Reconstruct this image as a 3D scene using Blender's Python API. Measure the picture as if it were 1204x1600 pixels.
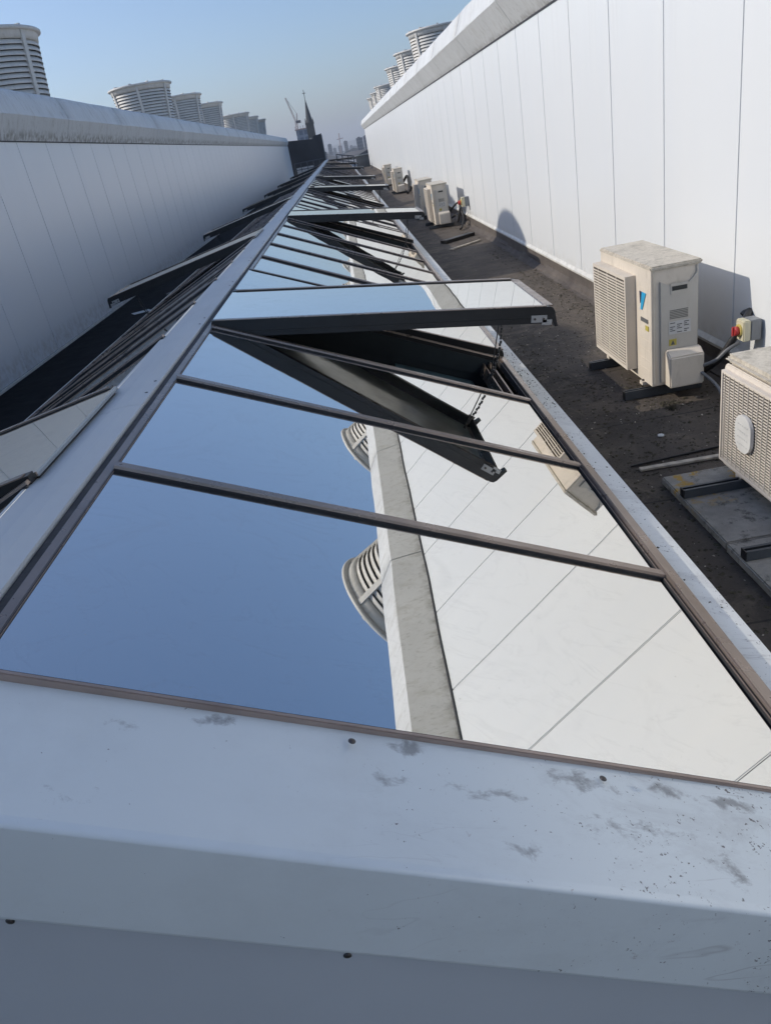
import bpy, bmesh, math, random
from mathutils import Vector, Matrix
R = math.radians
random.seed(7)
S = bpy.context.scene
for o in list(bpy.data.objects): bpy.data.objects.remove(o)
COL = S.collection

# ------------------------------------------------------------------ camera, sky, sun, exposure
cam = bpy.data.cameras.new('camera'); camo = bpy.data.objects.new('camera', cam); COL.objects.link(camo)
XR = Vector((0.98350353, -0.05794789, -0.17135591))      # image right in world
YD = Vector((-0.17922381, -0.44040399, -0.87972902))     # image down
ZF = Vector((-0.02448738, 0.89592766, -0.44352452))      # view direction
m3 = Matrix((XR, -YD, -ZF)).transposed()
camo.matrix_world = Matrix.Translation((0, 0, 1.75)) @ m3.to_4x4()
cam.sensor_fit = 'VERTICAL'; cam.sensor_height = 24.0; cam.lens = 1159.57 / 1600 * 24.0
cam.clip_start = 0.02; cam.clip_end = 20000
S.camera = camo
SUN_EL, SUN_AZ = 29.9, -81.5
w = bpy.data.worlds.new('World'); S.world = w; w.use_nodes = True
nt = w.node_tree
sky = nt.nodes.new('ShaderNodeTexSky'); sky.sky_type = 'NISHITA'; sky.sun_disc = False
sky.sun_elevation = R(SUN_EL); sky.sun_rotation = R(SUN_AZ)
sky.air_density = 1.0; sky.dust_density = 1.4; sky.ozone_density = 4.0
tint = nt.nodes.new('ShaderNodeMix'); tint.data_type = 'RGBA'; tint.blend_type = 'MULTIPLY'; tint.inputs[0].default_value = 1.0
tint.inputs[7].default_value = (.955, .985, 1.05, 1); nt.links.new(sky.outputs[0], tint.inputs[6])
nt.links.new(tint.outputs[2], nt.nodes['Background'].inputs[0]); nt.nodes['Background'].inputs[1].default_value = 0.15
sl = bpy.data.lights.new('sun', 'SUN'); sl.energy = 2.95; sl.angle = R(0.55); sl.color = (1.0, 0.92, 0.81)
slo = bpy.data.objects.new('sun', sl); COL.objects.link(slo)
sd = Vector((math.sin(R(SUN_AZ)) * math.cos(R(SUN_EL)), math.cos(R(SUN_AZ)) * math.cos(R(SUN_EL)), math.sin(R(SUN_EL))))
slo.rotation_euler = sd.to_track_quat('Z', 'Y').to_euler(); slo.location = sd * 60
S.view_settings.view_transform = 'Standard'; S.view_settings.look = 'None'
S.view_settings.exposure = 0.10; S.view_settings.gamma = 1
S.render.engine = 'CYCLES'
S.cycles.max_bounces = 8; S.cycles.glossy_bounces = 6; S.cycles.diffuse_bounces = 3
S.cycles.caustics_reflective = False; S.cycles.caustics_refractive = False
S.cycles.use_denoising = True
S.cycles.volume_bounces = 0

# ------------------------------------------------------------------ materials
class NB:
    def __init__(s, name):
        s.m = bpy.data.materials.new(name); s.m.use_nodes = True
        s.t = s.m.node_tree; s.n = s.t.nodes; s.b = s.n['Principled BSDF']
        s.pos = s.n.new('ShaderNodeNewGeometry').outputs['Position']
    def L(s, a, b): s.t.links.new(a, b)
    def mapped(s, scale):
        m = s.n.new('ShaderNodeMapping'); m.inputs['Scale'].default_value = scale
        s.L(s.pos, m.inputs['Vector']); return m.outputs[0]
    def noise(s, scale, detail=4, rough=.55, vec=None, dist=0.0):
        n = s.n.new('ShaderNodeTexNoise'); n.inputs['Scale'].default_value = scale
        n.inputs['Detail'].default_value = detail; n.inputs['Roughness'].default_value = rough
        n.inputs['Distortion'].default_value = dist
        s.L(vec if vec is not None else s.pos, n.inputs['Vector']); return n.outputs['Fac']
    def ramp(s, fac, lo, hi, a=(0, 0, 0), b=(1, 1, 1)):
        r = s.n.new('ShaderNodeValToRGB'); e = r.color_ramp.elements
        e[0].position = lo; e[1].position = hi; e[0].color = (*a, 1); e[1].color = (*b, 1)
        s.L(fac, r.inputs['Fac']); return r.outputs['Color']
    def mix(s, fac, a, b, mode='MIX'):
        x = s.n.new('ShaderNodeMix'); x.data_type = 'RGBA'; x.blend_type = mode
        for i, v in ((0, fac), (6, a), (7, b)):
            if isinstance(v, (int, float)): x.inputs[i].default_value = v
            elif isinstance(v, tuple): x.inputs[i].default_value = (*v, 1)
            else: s.L(v, x.inputs[i])
        return x.outputs[2]
    def math(s, op, a, b=0.0):
        x = s.n.new('ShaderNodeMath'); x.operation = op; x.use_clamp = False
        for i, v in ((0, a), (1, b)):
            if isinstance(v, (int, float)): x.inputs[i].default_value = v
            else: s.L(v, x.inputs[i])
        return x.outputs[0]
    def range(s, v, a, b, c=0.0, d=1.0):
        x = s.n.new('ShaderNodeMapRange'); s.L(v, x.inputs[0])
        for i, q in enumerate((a, b, c, d)): x.inputs[i + 1].default_value = q
        return x.outputs[0]
    def xyz(s):
        x = s.n.new('ShaderNodeSeparateXYZ'); s.L(s.pos, x.inputs[0]); return x.outputs
    def bump(s, h, dist=.01, strength=.5):
        b = s.n.new('ShaderNodeBump'); b.inputs['Distance'].default_value = dist; b.inputs['Strength'].default_value = strength
        s.L(h, b.inputs['Height']); s.L(b.outputs[0], s.b.inputs['Normal'])
    def set(s, col=None, rough=None, metal=None, spec=None, coat=None, coat_r=None):
        for k, v in (('Base Color', col), ('Roughness', rough), ('Metallic', metal), ('Specular IOR Level', spec), ('Coat Weight', coat), ('Coat Roughness', coat_r)):
            if v is None: continue
            if isinstance(v, (int, float)): s.b.inputs[k].default_value = v
            elif isinstance(v, tuple): s.b.inputs[k].default_value = (*v, 1)
            else: s.L(v, s.b.inputs[k])
        return s.m

def simple(name, col, rough=.5, metal=0.0, var=.12, vs=6.0, bumpd=0.0, bs=40, spec=None):
    b = NB(name); f = b.noise(vs, 5, .6)
    dark = tuple(c * (1 - var) for c in col); light = tuple(min(1, c * (1 + var)) for c in col)
    c = b.ramp(f, .3, .7, dark, light)
    rr = b.range(b.noise(vs * 2.3, 3), .3, .7, max(.02, rough - .06), min(1, rough + .06))
    if bumpd: b.bump(b.noise(bs, 4), bumpd, .6)
    return b.set(c, rr, metal, spec)

def mat_panel():
    b = NB('white_panel'); z = b.xyz()[2]
    v = b.mapped((1, 1, .12)); st = b.noise(5, 4, .6, v)
    c = b.ramp(st, .35, .75, (.765, .785, .79), (.785, .80, .795))
    grime = b.ramp(b.noise(22, 6, .7, b.mapped((1, 1, .5))), .68, .80)
    c = b.mix(b.math('MULTIPLY', grime, .12), c, (.35, .34, .30))
    oi = b.n.new('ShaderNodeObjectInfo'); c = b.mix(b.range(oi.outputs['Random'], 0, 1, .0, .16), c, (.66, .69, .70))
    run = b.math('MULTIPLY', b.range(z, 1.7, 2.6, 0, 1), b.ramp(b.noise(17, 4, .6, b.mapped((1, 1, .04))), .56, .74))
    c = b.mix(b.math('MULTIPLY', run, .16), c, (.38, .36, .32))
    foot = b.math('MULTIPLY', b.range(z, .18, .32, 1, 0), b.ramp(b.noise(14, 5), .4, .62))
    c = b.mix(b.math('MULTIPLY', foot, .35), c, (.40, .36, .28))
    b.bump(b.noise(1.4, 2, .4, b.mapped((1, 1, .35))), .010, .30)
    return b.set(c, .34, 0.0, .5)
def mat_coping():
    b = NB('coping_metal'); z = b.xyz()[2]
    st = b.noise(9, 5, .65, b.mapped((1, 1, .10)), .0)
    s2 = b.noise(30, 4, .6, b.mapped((1, 1, .07)))
    c = b.ramp(b.noise(1.3, 4), .3, .7, (.60, .61, .60), (.68, .69, .68))
    c = b.mix(b.math('MULTIPLY', b.ramp(st, .52, .76), .40), c, (.32, .29, .22))
    c = b.mix(b.math('MULTIPLY', b.ramp(s2, .56, .7), .35), c, (.22, .20, .17))
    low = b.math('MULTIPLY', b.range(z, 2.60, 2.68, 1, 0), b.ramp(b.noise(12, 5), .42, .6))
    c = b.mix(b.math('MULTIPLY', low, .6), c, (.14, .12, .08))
    b.bump(b.noise(60, 6, .7), .004, .55)
    return b.set(c, .6)
def mat_white_metal(name='powder_coated_coping', k=1.0, tint=(1, 1, 1)):      # powder-coated copings with scuffs and specks towards +x
    b = NB(name); x = b.xyz()
    c = b.ramp(b.noise(1.5, 3), .3, .7, tuple(q * t for q, t in zip((.665, .715, .71), tint)), tuple(q * t for q, t in zip((.72, .77, .76), tint)))
    gate = b.range(x[0], -.35, .45, .0, 1.0)
    tex = b.noise(30, 8, .74, b.mapped((.85, 1.2, 1)), .35); wx = b.math('MULTIPLY', b.math('SUBTRACT', b.noise(11, 3), .5), .09); wy = b.math('MULTIPLY', b.math('SUBTRACT', b.noise(14, 3, vec=b.mapped((1, 1, 3))), .5), .07); tex2 = b.noise(90, 5, .7)
    # individual rubbed-in grime marks: (x, y, rx, ry, strength)
    for cx, cy, rx, ry, st in ((-.384, .996, .05, .022, .9), (-.073, .998, .045, .02, 1.1), (-.10, .928, .04, .022, .9), (.228, .978, .10, .03, .9), (.401, .986, .045, .025, 1.1),
                               (.493, .972, .06, .022, 1.1), (.432, .821, .035, .07, .7), (.105, .813, .06, .02, .7), (.054, .915, .16, .03, .55), (-.511, .955, .05, .02, .5), (-.766, 1.387, .05, .06, .8), (-.55, .80, .10, .05, .3), (.30, .88, .16, .05, .5)):
        dx = b.math('DIVIDE', b.math('ADD', wx, b.math('SUBTRACT', x[0], cx)), rx); dy = b.math('DIVIDE', b.math('ADD', wy, b.math('SUBTRACT', x[1], cy)), ry)
        q = b.math('SQRT', b.math('ADD', b.math('MULTIPLY', dx, dx), b.math('MULTIPLY', dy, dy)))
        f = b.range(q, 0.0, 1.6, .40 * st, -.25)
        mk = b.ramp(b.math('ADD', f, tex), .60, .82)
        c = b.mix(b.math('MULTIPLY', mk, .62 * k), c, (.095, .085, .085))
    br = b.math('MULTIPLY', b.ramp(b.noise(5, 7, .75, b.mapped((.8, 1.6, 1)), .4), .50, .74), b.math('MULTIPLY', b.range(x[0], -.25, .5, .05, .5), b.range(x[1], .76, 1.0, .5, 1.0)))
    c = b.mix(br, c, (.27, .26, .26))
    c = b.mix(b.math('MULTIPLY', b.ramp(b.noise(45, 4, .8), .66, .72), b.math('MULTIPLY', gate, .6)), c, (.20, .13, .10))
    # faint wiped arcs
    wave = b.noise(9, 3, .5, b.mapped((.30, 2.6, 1)), .9)
    line = b.math('MULTIPLY', b.ramp(wave, .50, .515), b.ramp(wave, .515, .53, (1, 1, 1), (0, 0, 0)))
    line = b.math('MULTIPLY', line, b.ramp(b.noise(4.0, 3), .50, .62))
    c = b.mix(b.math('MULTIPLY', line, b.math('MULTIPLY', gate, .40 * k)), c, (.25, .23, .22))
    spg = b.math('ADD', b.math('MULTIPLY', b.ramp(b.noise(7, 4, .7), .42, .70), .10), b.math('MULTIPLY', gate, .085))
    spk = b.ramp(b.math('ADD', b.noise(95, 3, .7), spg), .765, .80)
    c = b.mix(b.math('MULTIPLY', spk, .85 * k), c, (.07, .055, .05))
    c = b.mix(b.math('MULTIPLY', b.ramp(b.noise(3.2, 6, .7), .50, .75), .14), c, (.36, .35, .32))
    b.bump(b.noise(2.0, 2), .006, .25)
    return b.set(c, b.range(b.noise(6, 5), .3, .7, .48, .66))
def mat_deck():
    b = NB('bitumen_felt')
    c = b.ramp(b.noise(1.2, 6, .65), .3, .72, (.042, .036, .032), (.115, .096, .080))
    c = b.mix(b.ramp(b.noise(3.3, 6, .7, dist=.8), .50, .64), c, (.135, .112, .088))
    c = b.mix(b.math('MULTIPLY', b.ramp(b.noise(70, 5, .8), .58, .68), .7), c, (.16, .145, .125))
    c = b.mix(b.math('MULTIPLY', b.ramp(b.noise(38, 5, .8), .60, .66), .8), c, (.014, .012, .012))
    c = b.mix(b.math('MULTIPLY', b.ramp(b.noise(5, 4, .7), .62, .72), .5), c, (.055, .06, .032))
    lit_silt = b.math('MULTIPLY', b.range(b.xyz()[0], 1.25, 2.05, .0, .85), b.ramp(b.noise(2.2, 5, .7), .30, .62))  # silt browns and pales towards the wall, painting in the sunlit felt
    c = b.mix(lit_silt, c, b.ramp(b.noise(30, 6, .8), .35, .65, (.10, .082, .066), (.20, .165, .132)))
    # felt lap joints every metre along the roof
    y = b.xyz()[1]
    lap = b.math('LESS_THAN', b.math('ABSOLUTE', b.math('SUBTRACT', b.math('FRACT', b.math('ADD', b.math('ADD', y, 50.35), b.math('MULTIPLY', b.noise(2, 2), .05))), .5)), .006)
    c = b.mix(b.math('MULTIPLY', lap, .6), c, (.012, .012, .012))
    h = b.math('ADD', b.noise(90, 6, .8), b.math('MULTIPLY', b.noise(9, 4), 1.2))
    b.bump(b.math('ADD', h, b.math('MULTIPLY', b.noise(2.5, 3), 2.5)), .014, .9)
    return b.set(c, .82, 0.0, .35)
def mat_upstand():
    b = NB('upstand_felt')
    c = b.ramp(b.noise(3, 6, .7), .3, .7, (.07, .058, .052), (.15, .128, .108))
    c = b.mix(b.math('MULTIPLY', b.ramp(b.noise(9, 6, .75), .60, .70), .6), c, (.20, .10, .055))
    c = b.mix(b.math('MULTIPLY', b.ramp(b.noise(60, 4, .8), .6, .68), .5), c, (.20, .19, .17))
    b.bump(b.noise(45, 6, .8), .01, .7)
    return b.set(c, .85)
def mat_glass(cool=1.0):
    b = NB('mirror_glass'); n = b.n
    out = n['Material Output']; n.remove(b.b)
    gl = n.new('ShaderNodeBsdfGlossy'); gl.inputs['Roughness'].default_value = 0.0
    gl.distribution = 'GGX'
    tr = n.new('ShaderNodeBsdfTransparent'); tr.inputs[0].default_value = (.30, .40, .42, 1)
    mx = n.new('ShaderNodeMixShader')
    # dirt film
    df = n.new('ShaderNodeBsdfDiffuse'); df.inputs[0].default_value = (.38, .37, .35, 1)
    dm = n.new('ShaderNodeMixShader')
    wv = b.noise(2.3, 5, .6, b.mapped((1, 1.4, 1)), 2.2)
    d = b.math('MULTIPLY', b.ramp(b.noise(4.0, 5, .7, dist=1.4), .56, .74), .06)
    d = b.math('ADD', d, b.math('MULTIPLY', b.ramp(b.noise(150, 2, .6), .75, .78), .5))
    d = b.math('ADD', d, b.math('MULTIPLY', b.math('MULTIPLY', b.ramp(wv, .515, .53), b.ramp(wv, .53, .545, (1, 1, 1), (0, 0, 0))), .05))
    d = b.math('ADD', d, .008)
    lw = n.new('ShaderNodeLayerWeight'); lw.inputs['Blend'].default_value = .25
    fr = b.range(lw.outputs['Facing'], 0.0, .8, .78, .97)
    b.L(fr, mx.inputs[0]); b.L(tr.outputs[0], mx.inputs[1]); b.L(gl.outputs[0], mx.inputs[2])
    gl.inputs['Color'].default_value = (.95, .935, .89, 1)
    bp = n.new('ShaderNodeBump'); bp.inputs['Distance'].default_value = .004; bp.inputs['Strength'].default_value = .22
    b.L(b.noise(1.7, 1, .4), bp.inputs['Height']); b.L(bp.outputs[0], gl.inputs['Normal'])
    b.L(d, dm.inputs[0]); b.L(mx.outputs[0], dm.inputs[1]); b.L(df.outputs[0], dm.inputs[2])
    b.L(dm.outputs[0], out.inputs[0])
    return b.m
def mat_casing(name, col, dirt=.5, lid=False):
    b = NB(name)
    c = b.ramp(b.noise(4, 4), .3, .7, tuple(q * .93 for q in col), tuple(min(1, q * 1.05) for q in col))
    st = b.noise(18, 5, .7, b.mapped((1, 1, .25)))
    c = b.mix(b.math('MULTIPLY', b.ramp(st, .52, .72), dirt * .6), c, (.33, .29, .22))
    if lid:
        c = b.mix(b.math('MULTIPLY', b.ramp(b.noise(48, 6, .75), .46, .60), dirt * .45), c, (.34, .30, .235))
        c = b.mix(b.math('MULTIPLY', b.ramp(b.noise(9, 6, .8), .52, .66), dirt * .75), c, (.25, .225, .175))
    b.bump(b.noise(35, 4), .002, .3)
    return b.set(c, .55)
def mat_concrete():
    b = NB('concrete_slab')
    c = b.ramp(b.noise(5, 6, .7), .3, .7, (.18, .175, .155), (.36, .34, .30))
    c = b.mix(b.math('MULTIPLY', b.ramp(b.noise(14, 6, .75), .55, .66), .8), c, (.05, .05, .045))
    y = b.xyz()[1]
    li = b.math('MULTIPLY', b.ramp(b.noise(11, 5, .7), .54, .60), b.range(y, 2.85, 3.1, 0, 1))
    c = b.mix(b.math('MULTIPLY', li, .85), c, (.42, .25, .03))
    b.bump(b.noise(80, 6, .8), .006, .8)
    return b.set(c, .9)
def mat_facade(name, col, glass, fh=3.2, fw=2.4, emis=False):
    b = NB(name); x = b.xyz()
    fz = b.math('FRACT', b.math('DIVIDE', x[2], fh)); fx = b.math('FRACT', b.math('DIVIDE', b.math('ADD', x[0], b.math('MULTIPLY', x[1], .8)), fw))
    wi = b.math('MULTIPLY', b.math('GREATER_THAN', fz, .35), b.math('GREATER_THAN', fx, .3))
    c = b.mix(wi, b.ramp(b.noise(.05, 3), .3, .7, tuple(q * .85 for q in col), col), glass)
    return b.set(c, .5)

M = dict(
 panel=mat_panel(), coping=mat_coping(), cap=mat_white_metal(), cladding=simple('shade_toned_cladding', (.52, .55, .57), .45, var=.03, vs=2), ridgecap=mat_white_metal('weathered_ridge_cap', 1.0, (.93, .87, .83)), eave=mat_white_metal('weathered_eave_coping', 1.0, (1.05, .99, .95)), deckl=simple('shaded_black_felt', (.008, .0085, .010), .8, 0, .5, 3, bumpd=.004, bs=30, spec=.12), deck=mat_deck(), upstand=mat_upstand(), glass=mat_glass(),
 joint=simple('panel_joint', (.05, .05, .055), .8), trim=simple('white_trim', (.66, .65, .60), .5, var=.2, vs=9),
 bar=simple('bronze_anodised_bar', (.31, .25, .21), .30, .6, .15, 5), gasket=simple('black_gasket', (.018, .018, .02), .6),
 groove=simple('shade_painted_groove', (.045, .038, .034), .7, 0, .5, 12, bumpd=.003, bs=60), black=simple('black_painted_frame', (.012, .013, .015), .38, 0, .3, 8), bracket=simple('zinc_bracket', (.42, .42, .41), .45, .4),
 liner=simple('dark_opening_lining', (.02, .03, .036), .6), teal=simple('teal_panel', (.07, .13, .16), .5),
 edge=simple('brown_edge_trim', (.36, .28, .235), .4, .3, .15, 5), under=simple('grey_green_laminate', (.60, .68, .65), .14, 0, .35, 1.6), chain=simple('steel_chain', (.10, .10, .10), .5, .5), screw=simple('screw_steel', (.10, .09, .085), .5, .6),
 cowl=mat_casing('cowl_enamel', (.63, .61, .565), .6), cowldark=simple('cowl_inside', (.05, .055, .06), .8),
 acb=mat_casing('beige_casing', (.70, .63, .53), .5), acl=mat_casing('soiled_beige_lid', (.62, .565, .47), .9, True),
 acs=mat_casing('grey_beige_side', (.56, .53, .47), .5), acw=mat_casing('old_white_casing', (.72, .655, .57), .35),
 acwl=mat_casing('old_soiled_lid', (.60, .55, .46), .9, True),
 dark=simple('dark_recess', (.04, .042, .04), .8), coil=simple('coil_fins', (.10, .085, .07), .7),
 blue=simple('blue_emblem', (.02, .38, .68), .4), navy=simple('dark_emblem', (.01, .02, .06), .4),
 label=simple('paper_label', (.62, .62, .60), .5), ink=simple('label_ink', (.12, .12, .12), .6), yellow=simple('yellow_sticker', (.50, .42, .08), .5),
 slot=simple('grey_slots', (.22, .22, .20), .7), channel=simple('grey_steel_channel', (.085, .095, .105), .45, .35, bumpd=.001),
 conc=mat_concrete(), switch=simple('cream_switch_box', (.62, .58, .42), .45), switchg=simple('grey_switch_back', (.22, .23, .24), .5),
 red=simple('red_knob', (.50, .05, .05), .4), yknob=simple('yellow_ring', (.60, .48, .14), .5),
 cableg=simple('grey_cable', (.16, .165, .17), .5), cableb=simple('black_cable', (.02, .02, .022), .5),
 wood=simple('weathered_batten', (.42, .37, .30), .8, var=.35, vs=20), litter=simple('pale_litter', (.55, .56, .55), .7),
 moss=simple('moss_crumbs', (.055, .048, .03), .95, var=.6, vs=60), roof=simple('grey_roof_sheet', (.25, .25, .25), .8),
 plant=simple('dark_grey_cladding', (.045, .047, .052), .6, var=.2, vs=.6), brick=simple('grey_block_wall', (.26, .25, .23), .9, var=.3, vs=1.5, bumpd=.01),
 stone=simple('church_stone', (.10, .095, .085), .9, var=.3, vs=.3), slate=simple('spire_slate', (.045, .05, .055), .7, var=.2, vs=.5),
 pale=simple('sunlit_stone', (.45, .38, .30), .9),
 towerg=mat_facade('glass_tower', (.20, .25, .32), (.06, .10, .16), 3.4, 3), crane=simple('crane_steel', (.45, .30, .26), .6, var=.1),
 blocka=mat_facade('city_block_a', (.16, .17, .20), (.06, .07, .09)), blockb=mat_facade('city_block_b', (.24, .20, .19), (.07, .07, .09), 3, 4),
 blockc=mat_facade('city_block_c', (.34, .34, .34), (.10, .12, .15), 3, 3),
 roofs=simple('low_roofs', (.10, .10, .105), .9, var=.5, vs=.02), ground=simple('city_ground', (.07, .08, .06), .95, var=.4, vs=.01),
)

# ------------------------------------------------------------------ mesh helpers
class MB:
    def __init__(s): s.v = []; s.f = []; s.m = []; s.mats = []; s.sm = []
    def mi(s, m):
        if m not in s.mats: s.mats.append(m)
        return s.mats.index(m)
    def face(s, pts, m, smooth=False):
        i = len(s.v); s.v += [tuple(p) for p in pts]; s.f.append(list(range(i, i + len(pts)))); s.m.append(s.mi(m)); s.sm.append(smooth)
    def add(s, vs, fs, m, smooth=False):
        i = len(s.v); s.v += [tuple(p) for p in vs]; k = s.mi(m)
        for f in fs: s.f.append([i + q for q in f]); s.m.append(k); s.sm.append(smooth)
    def box(s, a, b, m, T=None):
        x0, x1 = sorted((a[0], b[0])); y0, y1 = sorted((a[1], b[1])); z0, z1 = sorted((a[2], b[2]))
        vs = [Vector(p) for p in ((x0, y0, z0), (x1, y0, z0), (x1, y1, z0), (x0, y1, z0), (x0, y0, z1), (x1, y0, z1), (x1, y1, z1), (x0, y1, z1))]
        if T: vs = [T @ p for p in vs]
        s.add(vs, [(0, 3, 2, 1), (4, 5, 6, 7), (0, 1, 5, 4), (1, 2, 6, 5), (2, 3, 7, 6), (3, 0, 4, 7)], m)
    def prism(s, prof, a, b, m, axis='y', T=None, smooth=False, caps=True):
        """closed 2-D profile (list of (u,v)) extruded from a to b; axis y: (x,z); axis x: (y,z); axis z: (x,y)"""
        def P(u, v, t): 
            p = Vector((u, t, v)) if axis == 'y' else Vector((t, u, v)) if axis == 'x' else Vector((u, v, t))
            return T @ p if T else p
        n = len(prof); vs = [P(u, v, a) for u, v in prof] + [P(u, v, b) for u, v in prof]
        s.add(vs, [(i, (i + 1) % n, n + (i + 1) % n, n + i) for i in range(n)], m, smooth)
        if caps:
            s.add([P(u, v, a) for u, v in prof], [tuple(range(n))[::-1]], m); s.add([P(u, v, b) for u, v in prof], [tuple(range(n))], m)
    def strip(s, prof, a, b, m, smooth=False, nseg=1, T=None):
        """open profile of (x,z) along y"""
        for i in range(len(prof) - 1):
            for j in range(nseg):
                y0 = a + (b - a) * j / nseg; y1 = a + (b - a) * (j + 1) / nseg
                s.face([(prof[i][0], y0, prof[i][1]), (prof[i][0], y1, prof[i][1]), (prof[i + 1][0], y1, prof[i + 1][1]), (prof[i + 1][0], y0, prof[i + 1][1])], m, smooth)
    def lathe(s, prof, m, n=32, c=(0, 0, 0), smooth=True, T=None):
        vs = []
        for r, z in prof:
            for i in range(n):
                a = 2 * math.pi * i / n; p = Vector((c[0] + r * math.cos(a), c[1] + r * math.sin(a), c[2] + z)); vs.append(T @ p if T else p)
        fs = [(j * n + i, j * n + (i + 1) % n, (j + 1) * n + (i + 1) % n, (j + 1) * n + i) for j in range(len(prof) - 1) for i in range(n)]
        s.add(vs, fs, m, smooth)
    def cyl(s, a, b, r0, m, r1=None, n=12, smooth=True):
        a, b = Vector(a), Vector(b); r1 = r0 if r1 is None else r1
        q = (b - a).to_track_quat('Z', 'Y').to_matrix().to_4x4(); T = Matrix.Translation(a) @ q; L = (b - a).length
        s.lathe([(r0, 0), (r1, L)], m, n, smooth=smooth, T=T)
        for r, z in ((r0, 0), (r1, L)):
            if r > 1e-4: s.add([T @ Vector((r * math.cos(2 * math.pi * i / n), r * math.sin(2 * math.pi * i / n), z)) for i in range(n)], [tuple(range(n)) if z else tuple(range(n))[::-1]], m)
    def tube(s, pts, r, m, n=8):
        pts = [Vector(p) for p in pts]
        # smooth with catmull-rom
        P = []
        for i in range(len(pts) - 1):
            p0 = pts[max(i - 1, 0)]; p1 = pts[i]; p2 = pts[i + 1]; p3 = pts[min(i + 2, len(pts) - 1)]
            for k in range(6):
                t = k / 6; P.append(.5 * ((2 * p1) + (-p0 + p2) * t + (2 * p0 - 5 * p1 + 4 * p2 - p3) * t * t + (-p0 + 3 * p1 - 3 * p2 + p3) * t ** 3))
        P.append(pts[-1]); vs = []
        for i, p in enumerate(P):
            d = (P[min(i + 1, len(P) - 1)] - P[max(i - 1, 0)]).normalized()
            u = d.orthogonal().normalized() if i == 0 else (u - d * u.dot(d)).normalized(); v = d.cross(u)
            vs += [p + (u * math.cos(2 * math.pi * k / n) + v * math.sin(2 * math.pi * k / n)) * r for k in range(n)]
        s.add(vs, [(i * n + k, i * n + (k + 1) % n, (i + 1) * n + (k + 1) % n, (i + 1) * n + k) for i in range(len(P) - 1) for k in range(n)], m, True)
    def mesh(s, name):
        me = bpy.data.meshes.new(name); me.from_pydata(s.v, [], s.f)
        for m in s.mats: me.materials.append(M[m])
        me.polygons.foreach_set('material_index', s.m); me.polygons.foreach_set('use_smooth', s.sm); me.update(); return me
    def build(s, name, parent=None, bevel=0.0, loc=None):
        me = s.mesh(name)
        if bevel:
            bm = bmesh.new(); bm.from_mesh(me); bmesh.ops.remove_doubles(bm, verts=bm.verts, dist=1e-6)
            es = [e for e in bm.edges if len(e.link_faces) == 2 and e.calc_face_angle(0) > .5]
            bmesh.ops.bevel(bm, geom=es, offset=bevel, segments=2, affect='EDGES', clamp_overlap=True); bm.to_mesh(me); bm.free()
        o = bpy.data.objects.new(name, me); COL.objects.link(o)
        if parent: o.parent = parent
        if loc: o.location = loc
        return o

def tag(o, label=None, cat=None, group=None, kind=None):
    for k, v in (('label', label), ('category', cat), ('group', group), ('kind', kind)):
        if v: o[k] = v
    return o
def thing(name, label, cat, loc=(0, 0, 0), rz=0, group=None):
    o = bpy.data.objects.new(name, None); COL.objects.link(o); o.location = loc; o.rotation_euler = (0, 0, rz); o.empty_display_size = .2
    return tag(o, label, cat, group)
def inst(me, name, parent, loc=(0, 0, 0), rot=None):
    o = bpy.data.objects.new(name, me); COL.objects.link(o); o.parent = parent; o.location = loc
    if rot: o.rotation_euler = rot
    return o
KIDS = {}
def copy_tree(o, parent=None):
    c = o.copy(); COL.objects.link(c); c.parent = parent
    for ch in [q for q in bpy.data.objects if q.parent == o]: copy_tree(ch, c)
    return c

# ------------------------------------------------------------------ setting: deck, ground
XW, XL = 2.23, -4.10
YEND = 62.0
b = MB()
b.box((XL - .02, -9, -.12), (-2.60, YEND + 2, 0), 'deckl'); b.box((.82, .77, -.12), (1.2, YEND + 2, 0), 'deck'); b.box((1.2, -9, -.12), (XW + .05, YEND + 2, 0), 'deck')  # left strip of felt is blackened so its colour holds the shade
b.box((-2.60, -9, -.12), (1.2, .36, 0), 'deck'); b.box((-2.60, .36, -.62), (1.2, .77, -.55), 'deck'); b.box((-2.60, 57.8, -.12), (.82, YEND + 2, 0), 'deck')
tag(b.build('roof_deck'), 'dark bitumen felt roof deck with moss and dirt beside the glazed rooflight', kind='structure')
b = MB(); b.box((-9, YEND + 2.01, -.5), (6, 110, -.06), 'roof')
tag(b.build('far_roof'), 'flat grey roof beyond the end of the felt deck', kind='structure')
b = MB(); b.box((-9000, -3000, -31), (9000, 9500, -30), 'ground')
tag(b.build('ground'), 'hazy city ground far below the roof', kind='structure')

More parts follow.
